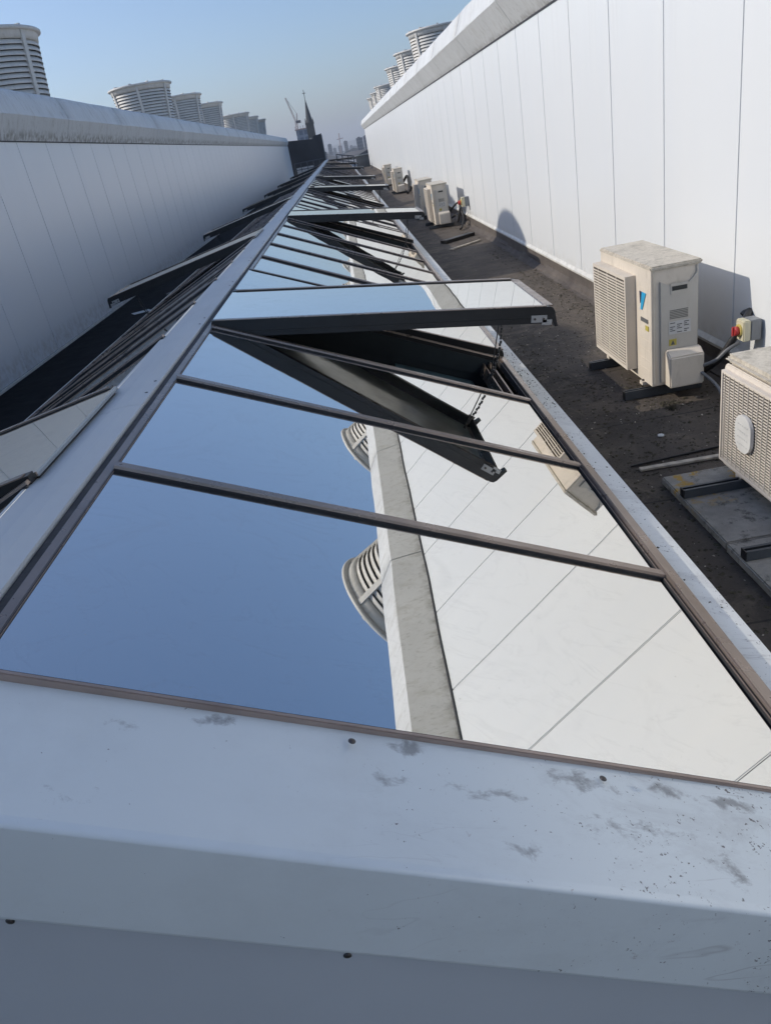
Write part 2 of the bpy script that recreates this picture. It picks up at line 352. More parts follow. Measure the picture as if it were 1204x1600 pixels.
# ------------------------------------------------------------------ the two white plant buildings
def panel_mesh(w, z0, z1):
    m = MB(); m.box((0, .003, z0), (.04, w - .003, z1), 'panel')
    o = m.build('wall_panel', bevel=.006); me = o.data; bpy.data.objects.remove(o); return me
def building(side, xw, z0, zc, prof, y0, y1, label):
    """side +1: face looks to -x.  prof: coping profile as (offset towards the roof aisle, z)"""
    sg = side
    t = thing('plant_building', label, 'building', (xw, 0, 0))
    X = lambda d: sg * d                        # d>0: away from the aisle (into the building)
    m = MB(); m.box((X(.05), y0, -.1), (X(7.0), y1, zc + .1), 'joint'); m.box((X(.6), y0, zc + .1), (X(7.0), y1, zc + .42), 'roof'); m.build('core', t)
    pitch = 1.075; me = panel_mesh(pitch, z0, zc + .02); k = 0
    ys = 4.55 - pitch * 11 if side > 0 else 11.06 - pitch * 12
    while ys < y1 - .1 and k < 72:
        inst(me, 'wall_panel', t, (0 if side > 0 else -.04, ys, 0)); ys += pitch; k += 1
    # end return and coping lengths
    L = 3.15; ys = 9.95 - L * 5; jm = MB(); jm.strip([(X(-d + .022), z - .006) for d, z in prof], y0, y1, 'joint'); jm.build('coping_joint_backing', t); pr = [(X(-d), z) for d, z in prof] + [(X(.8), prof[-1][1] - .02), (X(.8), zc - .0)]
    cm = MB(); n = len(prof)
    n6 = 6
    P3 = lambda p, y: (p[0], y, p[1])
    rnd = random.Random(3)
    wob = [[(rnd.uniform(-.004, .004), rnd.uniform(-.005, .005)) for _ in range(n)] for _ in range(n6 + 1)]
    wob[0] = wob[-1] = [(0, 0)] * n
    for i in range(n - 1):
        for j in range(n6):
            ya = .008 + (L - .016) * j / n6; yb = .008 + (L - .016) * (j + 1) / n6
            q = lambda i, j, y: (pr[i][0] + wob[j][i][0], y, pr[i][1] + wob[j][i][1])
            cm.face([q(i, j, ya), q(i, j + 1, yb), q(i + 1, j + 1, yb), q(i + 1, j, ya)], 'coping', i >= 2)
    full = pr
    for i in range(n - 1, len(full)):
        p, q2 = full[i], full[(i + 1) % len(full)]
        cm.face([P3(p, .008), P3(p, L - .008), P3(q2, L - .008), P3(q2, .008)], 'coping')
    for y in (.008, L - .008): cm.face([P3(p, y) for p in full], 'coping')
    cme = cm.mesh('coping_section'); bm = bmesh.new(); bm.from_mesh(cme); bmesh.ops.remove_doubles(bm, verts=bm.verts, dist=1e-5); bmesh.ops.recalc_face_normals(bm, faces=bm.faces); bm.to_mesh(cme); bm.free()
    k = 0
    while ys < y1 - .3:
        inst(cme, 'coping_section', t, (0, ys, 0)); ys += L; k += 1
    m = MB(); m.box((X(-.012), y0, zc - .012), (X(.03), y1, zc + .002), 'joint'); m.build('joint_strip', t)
    return t
profR = [(0.0, 2.61), (.19, 2.90), (.185, 2.925), (.16, 2.99), (.12, 3.10), (.09, 3.18), (.07, 3.205), (.03, 3.215)]
profL = [(0.0, 2.535), (.14, 2.82), (.135, 2.84), (.115, 2.92), (.08, 3.03), (.04, 3.12), (.01, 3.15), (-.04, 3.165)]
bR = building(1, XW, .205, 2.61, profR, -7.3, YEND, 'long white panelled plant building in full sun with sloping grey parapet on the right')
bL = building(-1, XL, .03, 2.535, profL, -2, 70, 'long white panelled plant building in blue shade with stained parapet on the left')
# base flashing, upstand and fillet of the sunlit wall
m = MB(); m.prism([(-.018, .165), (-.022, .185), (0, .215), (.02, .215), (.02, .165)], -7.3, YEND, 'trim'); m.build('base_flashing', bR)
m = MB(); prof = [(-.10, .001), (-.075, .006), (-.045, .020), (-.020, .045), (-.010, .075), (-.008, .18)]
ny = 420
for i in range(len(prof) - 1):
    for j in range(ny):
        ya = -7.3 + (YEND + 7.3) * j / ny; yb = -7.3 + (YEND + 7.3) * (j + 1) / ny
        wv = lambda y, i: .012 * math.sin(y * 1.7 + i) + .010 * math.sin(y * 4.1 + 2 * i) + .006 * math.sin(y * 9.3 + i * 3) if 0 < i < 4 else 0
        m.face([(prof[i][0] + wv(ya, i), ya, prof[i][1]), (prof[i + 1][0] + wv(ya, i + 1), ya, prof[i + 1][1]), (prof[i + 1][0] + wv(yb, i + 1), yb, prof[i + 1][1]), (prof[i][0] + wv(yb, i), yb, prof[i][1])], 'upstand', True)
m.build('felt_upstand', bR)
m = MB(); m.box((0, -2, .002), (.02, 70, .03), 'trim'); m.build('base_trim', bL)

# ------------------------------------------------------------------ roof cowls
def cowl():
    t = thing('roof_cowl', 'x', 'roof cowl', (0, 0, 0))
    H = 2.35; rt = 1.10; tp = .115; rad = lambda z: rt - (H - z) * tp
    m = MB(); m.lathe([(rad(0) - .10, 0), (rad(H) - .10, H - .1)], 'cowldark', 48); m.build('inner_drum', t)
    m = MB(); z = H - .29
    while z > 0:
        r = rad(z); m.lathe([(r - .075, z + .092), (r - .020, z + .086), (r + .010, z + .010), (r + .008, z), (r - .004, z + .002), (r - .030, z + .074), (r - .075, z + .082)], 'cowl', 56); z -= .098
    m.build('louvres', t)
    m = MB(); r = rad(H - .1); m.lathe([(r - .09, H - .19), (r + .0, H - .19), (r + .02, H - .06), (r + .02, H - .03)], 'cowl', 56); m.build('collar', t)
    m = MB(); m.lathe([(r - .02, H - .045), (r + .085, H - .045), (r + .10, H - .03), (r + .10, H + .005), (r + .08, H + .02), (r - .2, H + .05), (.5, H + .075), (0.01, H + .08)], 'cowl', 56)
    for k in range(10):
        a = k * .628 + .2; m.box((r - .25, -.03, H + .035), (r + .02, .03, H + .06), 'cowl', Matrix.Rotation(a, 4, 'Z'))
    m.build('lid', t)
    rm = MB(); rm.prism([(rad(0) - .03, 0), (rad(0) + .030, 0), (rad(H) + .030, H - .05), (rad(H) - .03, H - .05)], -.045, .045, 'cowl'); me = rm.mesh('rib')
    for k in range(6): inst(me, 'rib', t, rot=(0, 0, R(60 * k + 36)))
    return t
c0 = cowl()
ZC = 5.04 - 2.42
Ls = [('first', 4.7), ('second', 11.6), ('', 18.6), ('', 32.4), ('', 39.3), ('', 46.4), ('', 60.0), ('', 66.9), ('', 73.6)]
labL = {4.7: 'nearest louvred cowl on the shaded left building, beyond the left edge',
 11.6: 'cowl on the shaded left building that throws the arched shadow on the sunlit wall',
 18.6: 'big louvred cowl cut by the left edge above the shaded building',
 32.4: 'second cowl from the left above the shaded building, with a bright sunlit flank',
 39.3: 'third cowl from the left above the shaded building, middle of the second trio',
 46.4: 'fourth cowl from the left above the shaded building, last before the second sky gap',
 60.0: 'fifth cowl from the left above the shaded building, first of the small far trio',
 66.9: 'sixth cowl from the left above the shaded building, middle of the small far trio',
 73.6: 'smallest farthest cowl above the shaded left building, beside the crane and spire'}
labR = {4.7: 'louvred cowl seen only as the lowest reflection in the first glass pane',
 11.6: 'louvred cowl seen as the lowest and largest reflection, in the first glass pane',
 18.6: 'louvred cowl seen as the smaller reflection, in the second glass pane',
 32.4: 'largest cowl rising behind the right parapet, with its domed lid partly hidden',
 39.3: 'second largest cowl behind the right parapet, overlapped by the largest one',
 46.4: 'third cowl behind the right parapet, last before a gap',
 60.0: 'fourth cowl behind the right parapet, small and just after the gap',
 66.9: 'fifth cowl behind the right parapet, between two small ones',
 73.6: 'smallest farthest cowl at the end of the right parapet'}
first = True
for side, lab, xc in ((-1, labL, -6.86), (1, labR, 4.42)):
    for i, y in enumerate((11.6, 18.6, 32.4, 39.3, 46.4, 60.0, 66.9, 73.6)):
        o = c0 if first else copy_tree(c0); first = False
        o.location = (xc - (.25 if side > 0 and y < 20 else -.24 if side < 0 and y < 12 else 0), {(-1, 11.6): 12.5, (1, 11.6): 10.3, (1, 18.6): 16.8}.get((side, y), y), ZC + .02); o['label'] = lab[y]
        o['group'] = 'louvred cowls above the shaded left building' if side < 0 else 'louvred cowls above the sunlit right building'
for y, lab in ((7.45, 'unseen cowl added on the shaded left building whose shadow ends on the felt by the big unit'), (4.2, 'unseen cowl added on the shaded left building whose shadow falls round the old unit')):
    o = copy_tree(c0); o.location = (-8.0, y, ZC + .02); o['label'] = lab; o['group'] = 'louvred cowls above the shaded left building'  # unseen cowl copies added to throw shade on the felt deck

# ------------------------------------------------------------------ rooflight
TH = R(24.0); P = 1.015; Y0 = 1.20; NB_ = 66
SC = .857      # the whole rooflight was laid out at unit size and is built at this scale
RX = -1.01                                     # ridge axis
rl = thing('rooflight', 'long ridged rooflight of mirror glass panes between two white buildings', 'rooflight', (RX * SC, 0, 1.75 * (1 - SC))); rl.scale = (SC, SC, SC)
LEN = 1.895
# local slope frame for side +1: u down the slope from the ridge edge, n normal.  ridge edge at x=+.14, z=.98
def frame(side, ang=TH):
    c, s_ = math.cos(ang), math.sin(ang)
    return Matrix(((side * c, 0, side * s_, side * .14), (0, 1, 0, 0), (-s_, 0, c, .98), (0, 0, 0, 1)))
def fbox(m, side, a, b_, mat, ang=TH, T0=None):
    m.box(a, b_, mat, (T0 or frame(side, ang)))
YB = lambda k: Y0 + P * k
vent_R = {3: 15.9, 10: 15.5, 18: 15.5, 25: 15, 37: 15, 48: 15, 60: 20}
vent_L = {1: 12.5, 8: 12.6, 15: 12.6, 22: 12.8, 29: 12.6, 36: 13, 46: 13}
ajar_R = {4: .9, 11: .9, 19: .8, 26: .8}
# panes
pm = MB(); pm.box((.004, .012, -.014), (LEN - .02, P - .03, -.004), 'glass'); 
def slope_obj(me, name, side, k, ang=TH, tilt=(0, 0)):
    o = bpy.data.objects.new(name, me); COL.objects.link(o); o.parent = rl
    T = frame(side, ang); 
    if side < 0: pass
    o.matrix_local = Matrix.Translation((0, YB(k), 0)) @ T @ Matrix.Rotation(tilt[0], 4, 'Y') @ Matrix.Rotation(tilt[1], 4, 'X')
    return o
pme = pm.mesh('glass_pane')
# bars: aluminium cap with gaskets
bm_ = MB(); bm_.prism([(-.021, 0), (-.017, .013), (.017, .013), (.021, 0)], -.002, LEN + .005, 'bar', axis='x'); bm_.box((.0, -.028, -.006), (LEN, -.0205, .004), 'gasket'); bm_.box((.0, .0205, -.006), (LEN, .028, .004), 'gasket')
bm_.box((.02, -.026, -.09), (LEN, .026, -.006), 'gasket')
bme = bm_.mesh('glazing_bar')
rr = random.Random(11)
restp, restb = MB(), MB()
for side in (1, -1):
    lim = 50
    vents = vent_R if side > 0 else vent_L
    for k in range(NB_ + 1):
        if k > 0 and k <= (50 if side > 0 else 49): slope_obj(bme, 'glazing_bar', side, k)
        elif k > 0: bm_t = frame(side); T = Matrix.Translation((0, YB(k), 0)) @ bm_t; restb.box((.02, -.027, -.02), (LEN, .027, .016), 'bar', T)
        if k == NB_ or k in vents or (side > 0 and k in ajar_R): continue
        tl = (R(rr.uniform(-.22, .22)), R(rr.uniform(-.22, .22))) if k > 1 else (0, 0)
        if k <= 49: slope_obj(pme, 'glass_pane', side, k, tilt=tl)
        else: restp.box((.03, .03, -.014), (LEN - .02, P - .03, -.004), 'glass', Matrix.Translation((0, YB(k), 0)) @ frame(side))
tag(restp.build('far_glass_panes', rl), kind='stuff'); tag(restb.build('far_glazing_bars', rl), kind='stuff')
# eave bar and ridge bar
for side in (1, -1):
    m = MB(); T = frame(side)
    m.prism([(LEN + .0, -.01), (LEN + .004, .020), (LEN + .052, .020), (LEN + .058, -.03), (LEN + .02, -.06)], Y0 - .02, YB(NB_), 'bar', T=None if False else T) if False else None
    m.box((LEN + .006, Y0 - .028, -.05), (LEN + .056, YB(NB_), .0195), 'bar', T); m.box((LEN - .006, Y0 - .02, -.03), (LEN + .005, YB(NB_), .006), 'gasket', T); m.box((LEN + .057, Y0 - .02, -.06), (LEN + .070, YB(NB_), .008), 'gasket', T)
    m.build('eave_bar', rl, bevel=.003)
    m = MB(); (m.box((-.028, Y0 - .02, -.03), (-.003, YB(NB_), -.002), 'bar', T), m.box((-.0028, Y0 - .02, -.03), (.0035, YB(NB_), .001), 'gasket', T)) if side > 0 else None; m.box(((.0705 if side > 0 else .0795) * side, Y0 - .02, .90), (.112 * side, YB(NB_),   .974 if side > 0 else .952), 'groove' if side > 0 else 'black')  # ridge groove is nearly flat; the shade of its depth is painted dark
    m.build('ridge_bar', rl, bevel=.002)
# gable bar along the near edge of the panes
for side in (1, -1):
    m = MB(); T = frame(side); m.box((-.02, Y0 - .0095, -.02), (LEN + .05, Y0 + .002, .0085), 'edge', T); m.box((-.02, Y0 + .0045, -.02), (LEN, Y0 + .012, .001), 'gasket', T)
    m.build('gable_bar', rl, bevel=.002)
# ridge cap in lengths, with screws
L = P * 2; cm = MB(); cm.prism([(-.064, .972), (-.061, .984), (0, .989), (.066, .985), (.070, .978), (.070, .945), (-.110, .945), (-.158, .9665), (-.157, .9725), (-.064, .9765)], .0015, L - .0015, 'ridgecap')
cme = cm.mesh('ridge_cap'); sc = MB()
y = Y0 - .34 - L * 0
cap_y = Y0 - .345
k = 0
while cap_y + k * L < YB(NB_) - .5:
    inst(cme, 'ridge_cap', rl, (0, cap_y + k * L, 0)); k += 1
sm_ = MB(); sm_.lathe([(.0055, 0), (.0053, .0014), (.004, .0022), (.0005, .0024)], 'screw', 10); sm_.lathe([(.008, 0), (.008, .0007), (.0, .0008)], 'chain', 12); sme = sm_.mesh('cap_screw')
for k in range(26):
    yy = 3.05 + k * 1.34
    for dy in (0, .17): inst(sme, 'cap_screw', rl, (.045, yy + dy, .986), (0, R(8), 0))
# eave copings
for side in (1, -1):
    Lc = 2.37; m = MB(); s_ = side; x0, x1 = 1.905, 2.043
    m.prism([(s_ * x0, .186), (s_ * x1, .150), (s_ * (x1 + .004), .142), (s_ * (x1 + .004), -.29), (s_ * (x1 - .02), -.29), (s_ * (x0), .12)], .0015, Lc - .0015, 'eave'); me = m.mesh('eave_coping')
    yy = Y0 - .34; 
    while yy < YB(NB_) - 1: inst(me, 'eave_coping', rl, (0, yy, 0)); yy += Lc
# gable coping (sloped), fascia, lower cladding
m = MB()
def zs(xl): return .98 - (abs(xl) - .14) * math.tan(TH) - .003
xs = [-2.0, -.14, 0, .14, 2.02]
top = [(-2.0, zs(2.0)), (-.09, .984), (.09, .984), (2.02, zs(2.02))]
n = len(top)
for i in range(n - 1):      # rounded nose + fascia strip following the slope
    (xa, za), (xb, zb) = top[i], top[i + 1]
    pr = [(Y0 - .0095, .0065), (1.03, .0065), (.886, .0065)] + [(.875 - .009 * math.sin(R(9 * q)), -.0025 + .009 * math.cos(R(9 * q))) for q in range(1, 11)] + [(.866, -.12), (.866, -.235), (.868, -.243), (.874, -.245), (.8915, -.245)]
    for j in range(len(pr) - 1):
        (ya, da), (yb, db) = pr[j], pr[j + 1]
        m.face([(xa, ya, za + da), (xb, ya, zb + da), (xb, yb, zb + db), (xa, yb, za + db)], 'cap', 1 < j < 13)
o = m.build('gable_fascia', rl); bm = bmesh.new(); bm.from_mesh(o.data); bmesh.ops.remove_doubles(bm, verts=bm.verts, dist=1e-5); bm.to_mesh(o.data); bm.free()
m = MB(); yb = .892
for i in range(n - 1):
    (xa, za), (xb, zb) = top[i], top[i + 1]; m.face([(xa, yb, -.95), (xb, yb, -.95), (xb, yb, zb - .2), (xa, yb, za - .2)], 'cladding')  # same paint as the fascia, darkened to put its shade into the colour
m.build('gable_cladding', rl)
def scr(xw, z, y, up=False):
    return inst(sme, 'cladding_screw', rl, (xw - RX, y, z), (R(90), 0, 0))
# screws: along fascia bottom and on the coping
for xw, dz in ((-.255, .345), (-.81, .30)):
    xl_ = xw - RX; scr(xw, zs(xl_) - .300, .8915)
T = frame(1)
for xw in (-.19, .315):
    u = (xw - RX - .14) / math.cos(TH); p = T @ Vector((u, 0, .0062)); inst(sme, 'coping_screw', rl, (p.x, 1.150, p.z), (0, TH, 0))
# inside of the rooflight
m = MB(); zb = -1.6
m.face([(-1.95, .93, zb), (1.95, .93, zb), (1.95, 67.3, zb), (-1.95, 67.3, zb)], 'liner')
for s_ in (-1, 1):
    m.face([(s_ * 1.86, .93, zb), (s_ * 1.86, 67.3, zb), (s_ * 1.86, 67.3, .13), (s_ * 1.86, .93, .13)], 'liner')
m.face([(-1.86, .93, zb), (1.86, .93, zb), (1.86, .93, .1), (-1.86, .93, .1)], 'liner')
m.build('shaft_lining', rl)
m = MB(); m.box((-.05, .95, .70), (.05, 67, .93), 'liner')
for k in range(0, NB_, 2):
    for s_ in (1, -1): m.box((.02, -.03, -.22), (LEN - .03, .03, -.10), 'liner', Matrix.Translation((0, YB(k), 0)) @ frame(s_))
m.build('rafters', rl)

# opening vents (frame = the part itself; pane, brackets, chain = sub-parts)
def vent_meshes(u0=.0):
    W = P - .012; fr = MB(); d = .082; t = .045; Lv = LEN + .05
    for y0, y1 in ((.0, t), (W - t, W)):      # side rails with a hooked outer end
        fr.prism([(.0, .012), (Lv - .03, .012), (Lv - .012, .006), (Lv, -.012), (Lv + .022, -.100), (Lv + .006, -.103), (Lv - .02, -.05), (Lv - .035, -d), (.0, -d)], y0, y1, 'black')
        fr.box((.02, y0 + (.012 if y0 else 0), .0122), (Lv - .05, y1 - (0 if y0 else .012), .0165), 'bar')
        fr.box((.05, y0 - .003 if not y0 else y1 - .001, -.055), (Lv - .09, y0 + .001 if not y0 else y1 + .003, -.050), 'black')
    fr.box((Lv - .05, t, -.03), (Lv - .002, W - t, .013), 'bar'); fr.box((Lv - .045, t, -d), (Lv - .03, W - t, -.031), 'black')
    fr.box((-.01, t, -.05), (.03, W - t, -.0085), 'black')
    g = MB(); g.box((u0, t - .018, -.008), (Lv - .05, W - t + .018, .0085), 'glass'); g.box((.045, t + .001, -.0125), (Lv - .052, W - t - .001, -.0085), 'under')
    br = MB(); br.box((Lv - .135, -.006, -.075), (Lv - .045, .0, -.035), 'bracket'); br.box((Lv - .07, -.006, -.090), (Lv - .015, .0, -.060), 'bracket')
    for u in (Lv - .115, Lv - .065): br.cyl((u, -.010, -.055), (u, -.005, -.055), .007, 'screw')
    br2 = MB(); br2.box((Lv - .135, W, -.075), (Lv - .045, W + .006, -.035), 'bracket'); br2.box((Lv - .07, W, -.090), (Lv - .015, W + .006, -.060), 'bracket')
    return fr.mesh('vent'), g.mesh('pane'), br.mesh('bracket'), br2.mesh('bracket'), Lv
VF, VG, VB1, VB2, LV = vent_meshes()
VGL = vent_meshes(-.02)[1]
def add_vent(side, k, opening, label):
    ang = TH - R(opening)
    T = Matrix.Translation((0, YB(k) + .006, .022 if side > 0 else .010)) @ frame(side, ang)
    v = bpy.data.objects.new('vent', VF); COL.objects.link(v); v.parent = rl; v.matrix_local = T; v['label'] = label
    for me, nm in ((VG if side > 0 else VGL, 'pane'), (VB1, 'bracket'), (VB2, 'bracket')):
        o = bpy.data.objects.new(nm, me); COL.objects.link(o); o.parent = v
    if opening > 5:
        # operating chain from the eave frame up to the vent
        Ti = T.inverted(); a = T @ Vector((LV - .20, P * .52, -.09)); bb = frame(side) @ Vector((LEN - .13, 0, -.05)); bb = Vector((bb.x, YB(k) + P * .52, bb.z))
        m = MB(); d = bb - a; n = 22
        for i in range(n):
            p = a + d * (i / n); q = a + d * ((i + .8) / n); off = Vector((0, .007 if i % 2 else -.007, 0))
            sag = Vector((side * .03 * math.sin(math.pi * i / n), 0, 0))
            m.cyl(Ti @ (p + off + sag), Ti @ (q + off + sag), .008, 'chain', n=6)
        m.cyl(Ti @ a, Ti @ bb, .004, 'chain', n=6)
        o = m.build('operating_chain', v)
        # curb round the opening
    return v
ordR = ['nearest raised vent on the sunny side', 'second raised vent on the sunny side', 'third raised vent on the sunny side', 'fourth raised vent on the sunny side', 'fifth raised vent on the sunny side', 'sixth raised vent on the sunny side', 'farthest raised vent on the sunny side']
for (k, a), l in zip(vent_R.items(), ordR): add_vent(1, k, a, l)
for k, a in ajar_R.items(): add_vent(1, k, a, 'vent left slightly ajar beside a raised one')
for (k, a), l in zip(vent_L.items(), ordR): add_vent(-1, k, a, l.replace('sunny', 'shaded'))
# curb frames under the raised vents
for side, vs in ((1, vent_R), (-1, vent_L)):
    for k in vs:
        T = Matrix.Translation((0, YB(k), 0)) @ frame(side)
        m = MB(); m.box((.03, .03, -.14), (LEN, .045, -.02), 'liner', T); m.box((.03, P - .045, -.14), (LEN, P - .03, -.02), 'liner', T)
        m.box((LEN - .06, .045, -.10), (LEN - .045, P - .045, -.03), 'bar', T); m.box((LEN - .10, .045, -.13), (LEN - .09, P - .045, -.05), 'bar', T); m.build('vent_curb', rl)
for k in (3, 10, 18):
    m = MB(); m.box((LEN - .72, .50, -.20), (LEN - .14, P - .06, -.19), 'teal', Matrix.Translation((0, YB(k), 0)) @ frame(1)); m.build('teal_panel', rl)  # teal panel added in the openings, coloured to stand for a glass reflection

# ------------------------------------------------------------------ air conditioning units
def ac_unit(lid='acl', body='acb', logo=True):
    """origin at the near front bottom corner; front looks to -x; y away from the viewer"""
    W, D, H = .935, .300, .73
    t = thing('air_conditioning_unit', 'x', 'outdoor unit')
    m = MB(); m.box((0, .008, .0), (D - .02, W, H - .02), body)
    for i in range(9): m.box((-.002, .008, .09 + i * .062), (.0, .21, .0925 + i * .062), 'dark' if False else 'acs')
    m.build('casing', t, bevel=.006)
    m = MB(); m.box((-.006, -.002, H - .028), (D + .002, W + .004, H), lid); m.build('lid', t, bevel=.008)
    # grille box projecting from the front
    g0, g1, z0, z1, dp = .262, .905, .05, .645, .066
    m = MB(); m.box((-dp + .035, g0 + .02, z0 + .02), (-.001, g1 - .01, z1 - .02), 'coil')
    m.box((-dp, g0, z0), (-.0005, g0 + .022, z1), body); m.box((-dp, g1 - .015, z0), (-.0005, g1, z1), body)
    m.box((-dp, g0 + .022, z1 - .022), (-.0005, g1 - .015, z1), body); m.box((-dp, g0 + .022, z0), (-.0005, g1 - .015, z0 + .022), body)
    z = z0 + .034
    while z < z1 - .03: m.box((-dp - .003, g0 + .022, z), (-dp + .003, g1 - .015, z + .0085), body); z += .0185
    for y in (g0 + .18, g0 + .36, g0 + .54): m.box((-dp + .0035, y, z0 + .02), (-dp + .008, y + .006, z1 - .02), body)
    m.build('grille', t)
    # service side facing the viewer
    m = MB(); m.box((.012, .0, .012), (.020, .0085, H - .03), 'acs'); m.box((D - .035, .0, .012), (D - .022, .0085, H - .03), 'acs')
    pr = [(.035, .055)]; 
    pts = [(.05, .02), (.272, .02)] + [(.272 - .222 * i / 12, .672 - .062 * math.sin(math.pi * (i / 12) ** .8) - .035 * i / 12) for i in range(13)]
    m.prism(pts, -.006, .0078, 'acs'); m.build('side_panel', t, bevel=.003)
    m = MB(); m.box((.11, -.010, .555), (.215, -.0065, .615), 'acs'); m.box((.118, -.0125, .575), (.207, -.0105, .600), 'dark'); m.build('handle_recess', t)
    m = MB()
    for i in range(6): m.box((.105, -.0085, .408 + i * .0095), (.215, -.0065, .413 + i * .0095), 'slot')
    m.build('vent_slots', t)
    m = MB(); m.box((.10, -.0082, .315), (.232, -.0065, .392), 'label')
    for i in range(6):
        for j in range(3):
            if (i * 3 + j) % 4: m.box((.106 + j * .042, -.0092, .322 + i * .0115), (.106 + j * .042 + .018 + .012 * ((i + j) % 2), -.0084, .327 + i * .0115), 'ink')
    m.build('rating_label', t)
    m = MB(); m.box((.10, -.0085, .245), (.145, -.0065, .285), 'yellow'); m.prism([(.110, .250), (.136, .250), (.123, .278)], -.0095, -.0087, 'ink'); m.build('warning_sticker', t)
    m = MB(); m.prism([(-.085, .0), (-.0065, .0), (-.0065, .225), (-.03, .225), (-.085, .19)], .075, .285, body, axis='x'); m.build('pipe_cover', t, bevel=.008)
    if logo:
        m = MB(); m.prism([(.085, .565), (.150, .565), (.178, .455), (.150, .455)], -.0045, -.0022, 'blue', axis='x'); m.prism([(.153, .565), (.190, .565), (.182, .49), (.170, .50)], -.0045, -.0022, 'navy', axis='x'); m.build('emblem', t)
        m = MB(); m.box((-.0045, .06, .385), (-.0022, .175, .41), 'ink'); m.box((-.0045, .05, .34), (-.0022, .10, .37), 'yellow'); m.build('name_plate', t)
    m = MB()
    for y in (.12, W - .16):
        for x in (-.02, D - .05): m.box((x, y, -.02), (x + .05, y + .05, .001), body); m.cyl((x + .012, y + .025, -.03), (x + .012, y + .025, .012), .006, 'screw')
    m.build('foot', t)
    return t
def rail(x0, x1, y, z, label, h=.041):
    m = MB(); m.box((0, 0, 0), (x1 - x0, .041, .0025), 'channel'); m.box((0, 0, .0025), (x1 - x0, .0025, h), 'channel'); m.box((0, .0385, .0025), (x1 - x0, .041, h), 'channel')
    m.box((0, .0025, h - .0025), (x1 - x0, .012, h), 'channel'); m.box((0, .029, h - .0025), (x1 - x0, .0385, h), 'channel'); m.box((-.004, 0, 0), (0, .041, h), 'black')
    return tag(m.build('mounting_rail', loc=(x0, y, z)), label, 'rail', 'steel rails under the outdoor units')
u1 = ac_unit(); u1.location = (1.668, 4.405, .092); tag(u1, 'boxy beige outdoor unit with blue emblem and soiled lid, largest one against the sunlit wall')
specs = [((1.63, 15.45, .075), 'beige outdoor unit, near one of the two that overlap in the middle of the wall'),
         ((1.60, 17.65, .075), 'beige outdoor unit, rear one of the two that overlap in the middle of the wall'),
         ((1.70, 27.2, .06), 'nearer of the two far beige outdoor units, with cables beside it'),
         ((1.70, 32.8, .06), 'beige outdoor unit at the far end of the row by the grey end wall')]
for loc, lab in specs:
    c = copy_tree(u1); c.location = loc; c['label'] = lab
for o in [q for q in bpy.data.objects if q.name.startswith('air_conditioning_unit')]: o['group'] = 'beige outdoor units along the sunlit wall'
for (lx, ly, lz), nm in (((1.652, 4.405, 0), 'big beige unit with blue emblem'), ((1.63, 15.45, 0), 'near unit of the overlapping pair'), ((1.60, 17.65, 0), 'rear unit of the overlapping pair'), ((1.70, 27.2, 0), 'unit with cables'), ((1.70, 32.8, 0), 'farthest unit')):
    for dy, wh in ((.08, 'near'), (.80, 'far')): rail(lx - .13, lx + .36, ly + dy, .0045, '%s end steel rail under the %s' % (wh, nm), h=.055)
# old white unit at the right edge
def old_unit():
    W, D, H = .80, .27, .540
    t = thing('air_conditioning_unit', 'old white outdoor unit with fine grille and blank white badge, cut by the right edge', 'outdoor unit', (1.563, 2.42, .092))
    r = .05
    def rr_(y0, y1, z0, z1, r, n=5):
        P_ = []
        for cx, cy, a0 in ((y1 - r, z1 - r, 0), (y0 + r, z1 - r, 90), (y0 + r, z0 + r, 180), (y1 - r, z0 + r, 270)):
            for i in range(n + 1): a = R(a0 + 90 * i / n); P_.append((cx + r * math.cos(a), cy + r * math.sin(a)))
        return P_
    m = MB(); m.prism([(0.0, .02), (D, .02), (D, H - .03), (.0, H - .03)], 0.0, W, 'acw')
    m.build('casing', t, bevel=.018)
    m = MB(); m.box((-.014, -.012, H - .04), (D + .012, W + .012, H), 'acwl'); m.build('lid', t, bevel=.018)
    m = MB(); m.prism(rr_(-.006, W + .006, .0, H - .04, .03), -.012, .0, 'acw', axis='x')
    m.build('front_frame', t, bevel=.004)
    m = MB(); m.box((-.0145, .035, .045), (-.0125, W - .025, H - .075), 'coil')
    z = .05
    while z < H - .08: m.box((-.030, .035, z), (-.0265, W - .025, z + .0050), 'acw'); z += .0135
    y = .04
    while y < W - .02: m.box((-.034, y, .045), (-.0305, y + .002, H - .075), 'acw'); y += .042
    for a, b_ in (((-.036, .025, .035), (-.013, .035, H - .065)), ((-.036, W - .025, .035), (-.013, W - .015, H - .065)), ((-.036, .035, .035), (-.013, W - .025, .045)), ((-.036, .035, H - .075), (-.013, W - .025, H - .065))): m.box(a, b_, 'acw')
    m.build('grille', t)
    m = MB(); m.prism(rr_(.475, .615, .165, .335, .062, 8), -.050, -.0345, 'label', axis='x')
    for i in range(5):
        for j in range(4): m.cyl((-.0515, .505 + i * .02, .20 + j * .03), (-.050, .505 + i * .02, .20 + j * .03), .004, 'litter', n=6)
    m.build('badge', t, bevel=.004)
    m = MB()
    for y in (.10, .62):
        for x in (-.01, D - .05): m.box((x, y, -.018), (x + .06, y + .05, .021), 'acw')
    m.build('foot', t)
    return t
old_unit()
rail(1.285, 1.95, 3.02, .0465, 'dark steel rail on the lichen-stained slab under the old white unit', h=.041)
rail(1.285, 1.95, 2.44, .0465, 'dark steel rail on the second slab under the old white unit', h=.041)
